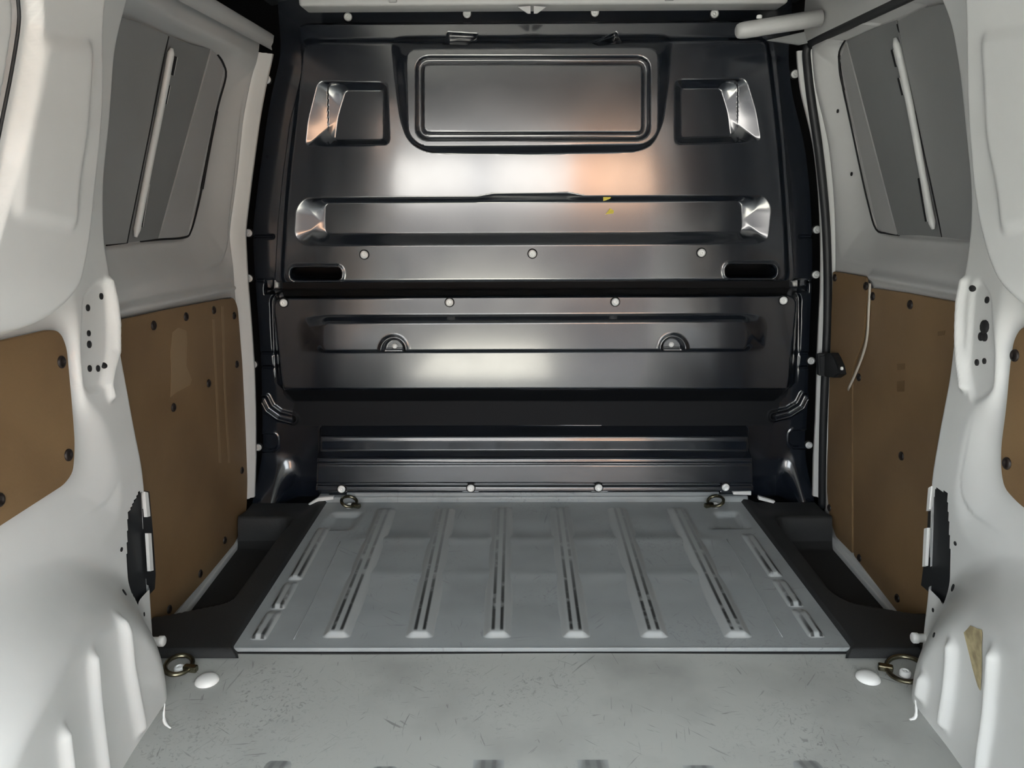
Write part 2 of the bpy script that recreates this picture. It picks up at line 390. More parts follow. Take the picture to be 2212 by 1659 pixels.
# short edge swages beside the step trays, three a side, and the two thin crease lines
EDGE_R = [((556, 1383), (596, 1318)), ((598, 1317), (632, 1256)), ((636, 1254), (700, 1140)),
          ((1766, 1378), (1722, 1314)), ((1721, 1312), (1680, 1251)), ((1677, 1247), (1612, 1152))]
for a, b in EDGE_R:
    rib_fine(PZ(*a, SZ), PZ(*b, SZ), .018, .008, .009, .010, 'edge_swage', floor, SZ-.0003, nl=14)
for pts in ([(634, 1381), (680, 1290), (735, 1170)], [(1690, 1376), (1620, 1250), (1570, 1165)]):
    w = [PZ(u, v, SZ+.0005) for u, v in pts]
    bm_obj('crease_line', tube_bm(smooth_path(w, 4), .0011, 6), 'sheet', floor, smooth=True)
# rear ribs: their far ends just enter the frame at the bottom
for u0 in (606, 832, 1056, 1280, 1508, 1738):
    a = PZ(u0, 1640 if u0 not in (832, 1508) else 1652, 0)
    vx = 1117
    x0 = a[0]
    rib_fine(np.array([x0, .10]), np.array([x0, a[1]]), .024, .012, .008, .02, 'floor_rib', floor, -.001, nl=24)
# flange where the sheet turns up at the bulkhead
bm = box_bm(-.60, .60, ysh1-.010, ysh1+.03, SZ-.004, SZ+.016, .005, 3); bm_obj('front_flange', bm, 'sheet', floor, smooth=True)
bm = box_bm(-.52, .52, ysh1-.004, ysh1+.006, SZ+.010, SZ+.026, .003, 2); bm_obj('flange_lip', bm, 'sheet', floor, smooth=True)

for px in ([(668, 1086), (690, 1072), (722, 1069), (722, 1075), (694, 1080), (676, 1090)], [(1580, 1059), (1620, 1058), (1620, 1066), (1582, 1065)], [(1637, 1069), (1672, 1080), (1668, 1084), (1636, 1076)]):
    bm_obj('bright_bracket', prism([PY(u, v, 1.994) for u, v in px], (0, -1, 0), .012, .001), 'bare', floor)
# ------------------------------------------------------------------ setting: roof
ceiling = empty('ceiling', (0, 0, 0), label='shadowed white steel roof skin of the van with a cross rail', cat='ceiling', kind='structure')
X, Y = np.meshgrid(np.linspace(-.66, .66, 45), np.linspace(-.16, 2.12, 40))
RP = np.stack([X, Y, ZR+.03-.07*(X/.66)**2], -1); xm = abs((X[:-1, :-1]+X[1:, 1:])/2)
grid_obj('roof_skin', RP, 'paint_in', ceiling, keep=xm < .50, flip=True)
grid_obj('roof_cove', RP, 'roofdark', ceiling, keep=xm >= .50, flip=True)  # roof sides coloured dark for the shade of the cavity above the rails
# front cross rail (the pale bar along the top of the picture)
a = PY(655, 20, 1.99); b = PY(1690, 16, 1.99)
zr = (a[2]+b[2])/2
bm_obj('front_cross_rail', box_bm(a[0], b[0], 1.95, 2.03, zr, zr+.028, .008, 3), 'paint_in', ceiling, smooth=True)
bm_obj('rail_step', box_bm(a[0]+.01, b[0]-.01, 1.90, 1.96, zr+.022, zr+.06, .01, 3), 'paint_in', ceiling, smooth=True)
for u0, u1 in ((840, 858), (1435, 1455)):
    p = PY(u0, 10, 1.95); q = PY(u1, 10, 1.95); bm_obj('rail_joint', box_bm(p[0], q[0], 1.944, 1.96, zr+.006, zr+.05, .003), 'skin', ceiling)
p = PY(1095, 5, 1.93); q = PY(1210, 5, 1.93)
bm_obj('rail_bracket', box_bm(p[0], q[0], 1.89, 1.95, zr+.010, zr+.05, .006), 'paint_in', ceiling)
for u0, u1, u2 in ((1118, 1140, 1146), (1180, 1160, 1153)):
    pts = [PY(u0, 16, 1.945), PY(u1, 30, 1.945), PY(u2, 30, 1.945), PY(u2, 14, 1.945)]
    bm_obj('bracket_leg', prism(pts, (0, -1, 0), .006), 'paint_in', ceiling)
# ------------------------------------------------------------------ setting: roof side rails above the doors
def side_rail(s, name, label):
    if s < 0: px = [(588, 109), (586, 100), (590, 92), (592, 77), (586, 72)]
    else: px = [(1741, 100), (1735, 88), (1738, 60), (1737, 30), (1740, -10), (1730, -40)]
    C = [PY(u, v, 2.0) for u, v in px]
    ys = np.linspace(-.16, 2.0, 40)
    P = np.zeros((len(ys), len(C), 3))
    for j, c in enumerate(C): P[:, j, 0] = c[0]; P[:, j, 1] = ys; P[:, j, 2] = c[2]
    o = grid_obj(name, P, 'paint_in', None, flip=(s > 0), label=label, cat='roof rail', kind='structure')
    return o
side_rail(-1, 'trim_1', 'grey painted roof rail over the left sliding door')
side_rail(1, 'trim_2', 'grey painted roof rail over the right sliding door')

# ------------------------------------------------------------------ setting: rear quarter walls with wheel arches
QUAR = {}
def make_quarter(s, cfg):
    wp = WP[s]
    on = lambda off: (lambda z: wp(z)-off)
    yz = lambda px, off: [PS(u, v, s, on(off))[1:3] for u, v in px]
    rec_o = rounded(yz(cfg['rec_o'], 0), .03); rec_i = rounded(yz(cfg['rec_i'], -.016), .02)
    bul = rounded(yz(cfg['bulge'], .10), .04)
    face = rounded(yz(cfg['face'], .105), .015)
    seam = yz(cfg['seam'], .105)
    blank = yz(cfg['blank'], .09)
    plate_o = rounded(yz(cfg['plate'], 0), .015)
    ridge = yz(cfg['ridge'], -.0)
    vent = yz(cfg['vent'], 0)
    ribs = [yz(r, .075) for r in cfg['ribs']]
    ay, aa, ab = cfg['arch']
    def f(Y, Z):
        x = wp(Z).astype(float)
        x = x + .016*blend(Y, Z, rec_o, rec_i)
        x = x - .10*bump(sdf_poly(Y, Z, bul)-.018, .045)
        x = x - .007*bump(sdf_poly(Y, Z, face), .02)
        x = x + .016*bump(sdf_poly(Y, Z, blank), .006)
        x = x + .014*np.exp(-(dist_line(Y, Z, seam)/.0035)**2)
        x = x + .006*bump(sdf_poly(Y, Z, plate_o), .010)
        x = x - .011*np.exp(-(dist_line(Y, Z, ridge)/.0065)**2)
        e = np.sqrt(((Y-ay)/aa)**2 + (np.maximum(Z, 0)/ab)**2)
        arch = sst((1.06-e)/.30)
        top = .080 + .07*sst((1.05-Y)/.5)
        x = x - top*arch
        for r in ribs: x = x - .013*np.exp(-(dist_line(Y, Z, r)/.011)**2)*sst((1.02-e)/.15)
        # rounded door edge of the pillar
        x = x + .10*np.clip((Y-(YP-.022))/.03, 0, 1)**2.2
        return x
    z0, z1 = -.012, ZR-.03
    ys = np.concatenate([np.linspace(-.16, .45, 60), np.linspace(.45, YP+.008, 260)[1:]])
    zs = np.linspace(z0, z1, 330)
    Y, Z = np.meshgrid(ys, zs)
    Xx = s*f(Y, Z)
    kv = sdf_poly((Y[:-1, :-1]+Y[1:, 1:])/2, (Z[:-1, :-1]+Z[1:, 1:])/2, vent) > 0
    o = grid_obj('wall_left' if s < 0 else 'wall_right', np.stack([Xx, Y, Z], -1), 'paint', None, keep=kv, flip=(s > 0), kind='structure', cat='wall',
                 label=('left' if s < 0 else 'right')+' rear quarter panel in white paint, with wheel arch and door pillar')
    QUAR[s] = f
    fx = lambda y, z: float(f(np.array([y]), np.array([z]))[0])
    sp_ = [Vector((s*(fx(y, z)-.0165), y, z)) for y, z in seam]
    bm_obj('seam_gap', tube_bm(smooth_path(sp_, 4), .0019, 8), 'rubber', o, smooth=True, label='dark seam beside the blanked rear window')
    # pixel onto the finished wall
    def hit(u, v):
        d = ray(u, v); lo, hi = .3, 2.2
        for _ in range(3):
            t = np.linspace(lo, hi, 60); Q = CAM[None]+t[:, None]*d[None]
            g = s*Q[:, 0] - f(Q[:, 1], Q[:, 2]); k = int(np.argmax(g > 0)); k = max(k, 1)
            lo, hi = t[k-1], t[k]
        return CAM+d*hi
    def nrm(p):
        e = .004; a = fx(p[1]+e, p[2])-fx(p[1]-e, p[2]); b = fx(p[1], p[2]+e)-fx(p[1], p[2]-e)
        return Vector((-s, a/(2*e), b/(2*e))).normalized()
    for u, v, sc in cfg['holes']:
        p = hit(u, v); n = nrm(p); place('hole', HOLE, Vector(p)+n*.0006, n, o, sc)
    # dark trim behind the pillar opening
    q = [PS(u, v, s, lambda z: wp(z)+.014) for u, v in cfg['vent_in']]
    bm_obj('pillar_opening', prism(q, (-s, 0, 0), .004), 'rubber', o, label='dark opening low in the door pillar')
    for a in cfg['tabs']:
        q = [PS(u, v, s, lambda z: wp(z)+.004) for u, v in a]
        bm_obj('opening_tab', prism(q, (-s, 0, 0), .006), 'bare', o)
    return o, hit, nrm, fx
CFG_L = dict(
    rec_o=[(158, 600), (172, 700), (178, 860), (224, 893), (248, 955), (266, 1060), (262, 1130), (190, 1210), (-250, 1480), (-900, 1500), (-900, 560)],
    rec_i=[(100, 708), (130, 722), (141, 760), (158, 880), (162, 960), (158, 1025), (138, 1052), (0, 1140), (-160, 1240), (-500, 1230), (-500, 790)],
    bulge=[(236, -60), (231, 0), (226, 200), (214, 360), (204, 450), (195, 540), (176, 625), (140, 676), (95, 700), (0, 722), (-300, 790), (-1100, 900), (-1100, -500), (230, -500)],
    face=[(100, 88), (205, 98), (190, 300), (170, 490), (40, 462), (62, 280)],
    seam=[(72, -60), (76, 0), (77, 52), (62, 150), (40, 262), (20, 360), (0, 450), (-30, 560)],
    blank=[(68, -60), (72, 52), (57, 150), (35, 262), (15, 360), (-5, 450), (-35, 560), (-900, 620), (-900, -400)],
    plate=[(182, 640), (214, 608), (232, 612), (240, 700), (238, 770), (222, 840), (186, 846), (178, 760)],
    ridge=[(232, 606), (243, 650), (248, 700), (248, 760), (236, 800), (231, 830), (238, 856)],
    vent=[(300, 1062), (314, 1068), (322, 1150), (328, 1240), (326, 1270), (291, 1309), (279, 1280), (274, 1200), (276, 1110)],
    vent_in=[(300, 1058), (318, 1062), (326, 1150), (332, 1240), (330, 1272), (291, 1314), (276, 1282), (270, 1200), (272, 1110)],
    tabs=[[(306, 1062), (313, 1064), (318, 1115), (311, 1117)], [(313, 1152), (320, 1152), (325, 1232), (318, 1234)]],
    ribs=[[(66, 1590), (80, 1680), (95, 1760)], [(168, 1425), (176, 1520), (190, 1620), (206, 1720)], [(258, 1345), (268, 1440), (282, 1510), (294, 1570)]],
    arch=(.80, .455, .37),
    holes=[(218, 640, 1), (189, 665, 1), (191, 720, .9), (192, 744, 1.1), (193, 796, 1), (211, 796, 1), (224, 790, 1), (315, 1036, .6), (262, 1187, .7), (268, 1280, 1.1), (311, 1327, .7), (229, 390, .7)])
CFG_R = dict(
    rec_o=[(2162, 600), (2150, 700), (2143, 850), (2095, 885), (2078, 940), (2060, 1050), (2062, 1140), (2120, 1215), (2460, 1480), (3100, 1500), (3100, 560)],
    rec_i=[(2215, 700), (2194, 730), (2186, 780), (2176, 880), (2166, 960), (2164, 1010), (2172, 1060), (2200, 1100), (2350, 1190), (2700, 1230), (2700, 740)],
    bulge=[(2078, -60), (2082, 0), (2086, 180), (2092, 300), (2100, 400), (2112, 480), (2132, 560), (2160, 620), (2200, 668), (2240, 690), (2500, 760), (3300, 880), (3300, -500), (2080, -500)],
    face=[(2115, 80), (2260, 60), (2290, 280), (2280, 470), (2160, 500), (2128, 300)],
    seam=[(2330, -60), (2335, 50), (2350, 250), (2390, 450), (2420, 560)],
    blank=[(2334, -60), (2339, 50), (2354, 250), (2394, 450), (2424, 560), (3100, 620), (3100, -400)],
    plate=[(2098, 620), (2116, 604), (2138, 640), (2146, 760), (2142, 845), (2100, 870), (2086, 800), (2092, 700)],
    ridge=[(2086, 606), (2078, 650), (2075, 740), (2078, 790), (2084, 835)],
    vent=[(2022, 1052), (2046, 1066), (2050, 1130), (2053, 1200), (2050, 1300), (2046, 1307), (1998, 1262), (2010, 1170), (2014, 1100)],
    vent_in=[(2018, 1048), (2048, 1062), (2054, 1130), (2057, 1200), (2054, 1304), (2048, 1312), (1994, 1264), (2006, 1170), (2010, 1100)],
    tabs=[[(2012, 1054), (2019, 1050), (2014, 1100), (2008, 1104)], [(2003, 1142), (2010, 1140), (2005, 1222), (1999, 1224)]],
    ribs=[[(2142, 1700), (2150, 1610), (2165, 1500), (2172, 1420)], [(2048, 1560), (2058, 1500), (2066, 1400)], [(1998, 1500), (2004, 1470)]],
    arch=(.80, .455, .37),
    holes=[(2101, 623, 1), (2133, 648, 1), (2128, 706, 2.0), (2120, 727, 1.3), (2128, 728, 1.3), (2111, 783, 1), (2127, 780, .9), (2034, 924, .6), (2009, 1024, .6), (2064, 1174, .7), (2059, 1270, 1.2), (2016, 1318, .7), (2018, 1372, .8), (2088, 373, .7)])
WL, hitL, nrmL, fxL = make_quarter(-1, CFG_L)
WR, hitR, nrmR, fxR = make_quarter(1, CFG_R)

# ------------------------------------------------------------------ brown lining boards of the rear quarters
def lining(name, px, s, fx, label, clips, th=.005, rnd=.025, group='brown hardboard lining panels', ymin=-9, marks=()):
    q0 = [PS(u, v, s, fx)[1:3] for u, v in px]; zf = np.linspace(min(p[1] for p in q0), max(p[1] for p in q0), 30)
    kf = np.polyfit(zf, fx(zf), 1); fx = lambda z: np.polyval(kf, z)      # a flat board leaning with the wall
    q = rounded([PS(u, v, s, fx)[1:3] for u, v in px], rnd)
    q = [np.array([max(y, ymin), z]) for y, z in q]
    xm = float(np.mean([fx(z) for y, z in q]))
    pts = [(s*fx(z), y, z) for y, z in q]
    c = np.mean(np.array(pts), axis=0)
    root = empty(name, label=label, cat='lining panel', group=group); root.location = Vector(c)
    bm = prism([Vector(p)-Vector(c) for p in pts], (-s, 0, 0), th, .0012); board = bm_obj('board', bm, 'wood', root)
    for u, v in clips:
        p = PS(u, v, s, lambda z: fx(z)-th); place('clip', CLIP, Vector(p)-Vector(c)+Vector((-s*.0004, 0, 0)), (-s, 0, 0), board)
    for nm, mm, mp in marks:
        w = [Vector(PS(u, v, s, lambda z: fx(z)-th-.0004))-Vector(c) for u, v in mp]
        bm_obj(nm, prism(w, (-s, 0, 0), .0005), mm, board)
    return root
fxq = {s: (lambda z, s=s: WP[s](z)+.011) for s in (-1, 1)}
lining('hardboard_lining', [(0, 735), (100, 712), (124, 716), (138, 750), (150, 880), (156, 960), (152, 1020), (134, 1046), (0, 1132), (-150, 1228), (-480, 1215), (-480, 800)], -1, fxq[-1],
       'brown hardboard lining in the left rear quarter, above the wheel arch', [(132, 782), (147, 983), (-2, 1080)])
lining('hardboard_lining', [(2212, 706), (2196, 735), (2188, 790), (2180, 880), (2169, 960), (2168, 1010), (2175, 1055), (2212, 1094), (2350, 1180), (2680, 1220), (2680, 745)], 1, fxq[1],
       'brown hardboard lining at the right edge, above the wheel arch', [(2193, 768), (2176, 1001)])

# ------------------------------------------------------------------ setting: sliding doors
def make_door(s, cfg):
    wd = WD[s]; DEP = .035
    yz = lambda px, off: [PS(u, v, s, lambda z: wd(z)+off)[1:3] for u, v in px]
    wo = rounded(yz(cfg['win_o'], 0), .03); wi = rounded(yz(cfg['win_i'], DEP), .02)
    rail = yz(cfg['rail'], -.01); wood = yz(cfg['wood'], 0)
    def f(Y, Z):
        x = wd(Z).astype(float)
        b = blend(Y, Z, wo, wi); x = x + DEP*b
        x = x + .007*np.exp(-(np.maximum(sdf_poly(Y, Z, wi), -.02)/.004)**2)
        x = x - .016*np.exp(-(dist_line(Y, Z, rail)/.010)**2)
        x = x + .02*np.clip((Y-1.965)/.025, 0, 1)**2
        x = x + .014*bump(sdf_poly(Y, Z, wood), .012)
        return x
    ys = np.linspace(1.325, 1.992, 200); zs = np.linspace(-.085, 1.21, 330)
    Y, Z = np.meshgrid(ys, zs)
    root = empty('door_1' if s < 0 else 'door_2', label=cfg['label'], cat='door', kind='structure')
    c = Vector((s*.78, 1.6, -.08)); root.location = c
    P = np.stack([s*f(Y, Z), Y, Z], -1) - np.array(c)
    cor = rounded(yz(cfg['outline'], 0), .05)
    sd = sdf_poly(Y, Z, cor)
    keep = (sd[:-1, :-1] < 0) | (sd[1:, 1:] < 0)
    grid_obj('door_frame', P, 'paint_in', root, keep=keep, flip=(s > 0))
    # sheets lying in the blanked window recess
    def sheet(nm, px, off, m):
        q = [PS(u, v, s, lambda z: wd(z)+DEP-off) for u, v in px]
        # subdivide along the height so the sheet follows the curved skin
        n = 24; k = len(px)//2; V = []; F = []
        top = px[:k]; bot = px[k:][::-1]
        for i in range(n+1):
            t = i/n
            for j in range(k):
                u = top[j][0]*(1-t)+bot[j][0]*t; v = top[j][1]*(1-t)+bot[j][1]*t
                V.append(Vector(PS(u, v, s, lambda z: wd(z)+DEP-off))-c)
        for i in range(n):
            for j in range(k-1): F.append((i*k+j, i*k+j+1, (i+1)*k+j+1, (i+1)*k+j))
        o = mesh_obj(nm, V, F, m, root)
        sol = o.modifiers.new('thickness', 'SOLIDIFY'); sol.thickness = .003; sol.offset = 0
        return o
    for nm, px, off, m in cfg['sheets']: sheet(nm, px, off, m)
    bp = [Vector(PS(u, v, s, lambda z: wd(z)+DEP-.012))-c for u, v in cfg['bar']]
    bm_obj('reinforcing_bar', tube_bm(smooth_path(bp, 6), [.003]+[.0066]*(len(smooth_path(bp, 6))-2)+[.003], 12), 'paint', root, smooth=True)
    for (u0, v0), (u1, v1) in cfg['slots']:
        a = Vector(PS(u0, v0, s, lambda z: wd(z)+DEP-.006))-c; b = Vector(PS(u1, v1, s, lambda z: wd(z)+DEP-.006))-c
        bm_obj('slot', tube_bm([a, b], .0035, 8), 'dark', root, smooth=True)
        e = Vector((0, -.006 if s < 0 else .006, 0))*(-1 if s < 0 else -1)
        bm_obj('slot_lip', tube_bm([a+e*.9, b+e*.9], .0022, 8), 'bare', root, smooth=True)
    for px, r_, off in cfg['lines']:
        w = [Vector(PS(u, v, s, lambda z: wd(z)+DEP-off))-c for u, v in px]
        bm_obj('gap_line', tube_bm(smooth_path(w, 4), r_, 8), 'dark', root, smooth=True)
    for u, v, off in cfg['holes']:
        p = Vector(PS(u, v, s, lambda z: wd(z)+off)); place('hole', HOLE, p-c+Vector((-s*.001, 0, 0)), (-s, 0, 0), root, .8)
    return root
dl = make_door(-1, dict(label='left sliding door with blanked window, grey inside, beside the bulkhead',
    win_o=[(240, 644), (488, 608), (508, 585), (512, 521), (518, 390), (540, 260), (560, 140), (548, 118), (390, 45), (290, -15), (200, -15)],
    win_i=[(180, 538), (304, 522), (400, 514), (422, 466), (434, 416), (471, 230), (488, 165), (482, 134), (460, 116), (282, 38), (180, 38)],
    rail=[(240, 676), (360, 652), (505, 622)], wood=[(230, 699), (480, 648), (500, 648), (508, 670), (518, 790), (525, 930), (529, 1040), (527, 1105), (503, 1170), (200, 1500)], outline=[(180, -60), (420, 10), (588, 100), (576, 170), (562, 250), (542, 400), (532, 500), (536, 600), (544, 700), (550, 800), (553, 900), (553, 1000), (548, 1090), (532, 1145), (508, 1192), (330, 1402), (120, 1500)],
    sheets=[('dark_film_strip', [(364, 78), (400, 92), (453, 106), (340, 515), (305, 520), (275, 524)], .003, 'film'),
            ('grey_skin_sheet', [(220, 25), (300, 48), (362, 76), (272, 524), (230, 528), (150, 536)], .003, 'film2'),
            ('pale_skin_sheet', [(456, 108), (470, 122), (482, 150), (404, 508), (380, 512), (343, 515)], .002, 'skin')],
    bar=[(371, 104), (352, 210), (322, 360), (293, 512)],
    slots=[((379, 122), (371, 162)), ((364, 184), (356, 224)), ((319, 398), (304, 490))],
    lines=[([(470, 118), (482, 136), (488, 165), (471, 230), (452, 320), (434, 416), (423, 464), (412, 500), (400, 513), (350, 517), (304, 521)], .0022, .001), ([(468, 240), (452, 320), (436, 408)], .004, .0), ([(364, 78), (320, 300), (274, 525)], .0016, .004), ([(275, 524), (230, 530)], .0016, .003)],
    holes=[(537, 335, 0)]))
dr = make_door(1, dict(label='right sliding door with blanked window, grey inside, black rubber seal round it',
    win_o=[(1756, 104), (1758, 140), (1772, 217), (1798, 391), (1806, 521), (1816, 570), (1845, 586), (2072, 612), (2160, 620), (2160, -30), (2000, -30), (1960, 5)],
    win_i=[(1826, 84), (1812, 110), (1813, 140), (1821, 191), (1838, 269), (1859, 369), (1877, 447), (1894, 497), (1942, 508), (2081, 517), (2170, 525), (2170, 10), (1960, 10)],
    rail=[(1880, 598), (1960, 612), (2070, 632)], wood=[(1806, 590), (1872, 600), (1886, 626), (2110, 664), (2110, 1520), (1812, 1158), (1799, 1120), (1794, 1060), (1796, 900), (1800, 740)], outline=[(1722, 110), (1731, 196), (1748, 260), (1761, 320), (1770, 405), (1774, 470), (1776, 560), (1774, 640), (1769, 729), (1768, 898), (1768, 989), (1775, 1100), (1800, 1170), (1990, 1402), (2200, 1500), (2200, -60), (1980, -30)],
    sheets=[('dark_film_strip', [(1831, 88), (1890, 60), (1936, 44), (2033, 512), (1990, 508), (1941, 508)], .003, 'film'),
            ('grey_skin_sheet', [(1940, 46), (1990, 20), (2075, 0), (2120, 520), (2080, 517), (2036, 512)], .003, 'film2'),
            ('pale_skin_sheet', [(1816, 130), (1822, 112), (1829, 92), (1938, 507), (1915, 502), (1897, 494)], .002, 'skin')],
    bar=[(1933, 82), (1962, 210), (1992, 370), (2016, 495)],
    slots=[((1928, 108), (1937, 143)), ((1942, 168), (1951, 205)), ((1986, 385), (2002, 478))],
    lines=[([(1826, 86), (1813, 112), (1814, 140), (1821, 191), (1838, 269), (1859, 369), (1877, 447), (1892, 495), (1915, 504), (1942, 508)], .0020, .001), ([(1813, 120), (1816, 160), (1824, 195)], .0036, .0), ([(1938, 52), (1990, 300), (2035, 512)], .0016, .004)],
    holes=[(1810, 240, .02), (1840, 376, .02), (1846, 228, .045), (1876, 367, .045)]))
# brown linings of the doors
fxd = {s: (lambda z, s=s: WD[s](z)-.001) for s in (-1, 1)}
lining('hardboard_lining', [(240, 694), (360, 668), (480, 646), (502, 643), (510, 665), (520, 790), (527, 930), (531, 1040), (529, 1105), (505, 1172), (440, 1250), (345, 1356), (310, 1390), (240, 1450)], -1, fxd[-1],
       'brown hardboard lining on the left sliding door, with pale tape marks', [(331, 703), (401, 684), (461, 670), (505, 682), (511, 787), (450, 828), (374, 880), (522, 1016), (485, 1167), (432, 1239), (365, 1316)], rnd=.02, ymin=1.33,
       marks=[('tape_mark', 'tape', [(372, 718), (384, 708), (402, 714), (404, 740), (402, 790), (414, 820), (410, 832), (380, 848), (368, 858), (370, 800), (368, 760)]), ('tape_mark', 'tape', [(458, 690), (463, 690), (470, 850), (478, 1000), (473, 1000), (466, 850)]), ('tape_mark', 'tape', [(478, 662), (483, 662), (488, 850), (497, 1000), (493, 1000), (484, 850)])])
lining('hardboard_lining', [(1803, 586), (1875, 598), (1877, 640), (1872, 700), (1868, 735), (1845, 800), (1845, 1196), (1810, 1160), (1796, 1120), (1790, 1060), (1793, 900), (1798, 740)], 1, fxd[1],
       'narrow brown hardboard strip on the right door, next to the black seal', [(1804, 600), (1871, 618), (1822, 802), (1856, 815), (1792, 1097)], rnd=.008)
lining('hardboard_lining', [(1885, 622), (1960, 632), (2058, 650), (2110, 660), (2110, 1520), (1987, 1378), (1940, 1318), (1848, 1200), (1848, 800), (1872, 738), (1879, 700)], 1, fxd[1],
       'wide brown hardboard lining on the right sliding door, beside the pillar', [(1886, 640), (1967, 658), (1948, 985), (1857, 1205), (1939, 1292)], rnd=.008, ymin=1.33,
       marks=[('stain', 'woodstain', [(1938, 786), (1955, 785), (1955, 798), (1939, 800)]), ('stain', 'woodstain', [(1938, 824), (1954, 822), (1954, 846), (1938, 846)]), ('stain', 'woodstain', [(2026, 716), (2042, 714), (2040, 724), (2026, 726)])])

# white flange of the front door pillars, between door and bulkhead
def pillar_strip(s, name, label):
    n = 120; zs = np.linspace(.02, 1.175, n)
    cols = [(.040, 1.976), (.023, 1.978), (.020, 1.986), (.010, 1.989), (.009, 1.996), (.0, 2.000), (-.001, 2.010), (.03, 2.02)]
    P = np.zeros((n, len(cols), 3))
    for j, (dx, y) in enumerate(cols): P[:, j, 0] = s*(WE[s](zs)+dx); P[:, j, 1] = y; P[:, j, 2] = zs
    return grid_obj(name, P, 'paint', None, flip=(s < 0), label=label, cat='door pillar', kind='structure')
pillar_strip(-1, 'trim_3', 'white painted flange between left door and black bulkhead')
pillar_strip(1, 'trim_4', 'thin white flange between the black door seal and bulkhead')
# sills under the doors
for s, nm, lb in ((-1, 'trim_5', 'thin grey sill along the foot of the left door'), (1, 'trim_6', 'thin grey sill along the foot of the right door')):
    y0, y1 = 1.27, 1.95; x = float(WD[s](0.0))
    bm = box_bm(min(s*(x-.016), s*(x+.05)), max(s*(x-.016), s*(x+.05)), y0, y1, -.11, -.058, .004)
    bm_obj(nm, bm, 'paint_in', None, label=lb, cat='sill', kind='structure')

# ------------------------------------------------------------------ black bulkhead partition
bulk = empty('bulkhead', (0, YB+.1, 0), label='black pressed-steel bulkhead partition closing the front of the load bay', cat='bulkhead')
BO = Vector((0, YB+.1, 0)); BON = np.array(BO)
NXB, NZB = 660, 540
zz = np.linspace(-.02, 1.345, NZB); tt = np.linspace(-1, 1, NXB)
Tg, Zg = np.meshgrid(tt, zz)
wl = np.minimum(WE[-1](Zg)+.012, .80); wr = np.minimum(WE[1](Zg)+.012, .80)
Xg = np.where(Tg < 0, Tg*wl, Tg*wr)
Ug, Vg = proj(np.stack([Xg, np.full_like(Xg, YB), Zg], -1))
def RR(x0, y0, x1, y1, r=12): return rounded([(x0, y0), (x1, y0), (x1, y1), (x0, y1)], r)
blend1 = lambda U, V, a, b: blend(U, V, a, b, 2)
blendl = lambda U, V, a, b: blend(U, V, a, b, True)
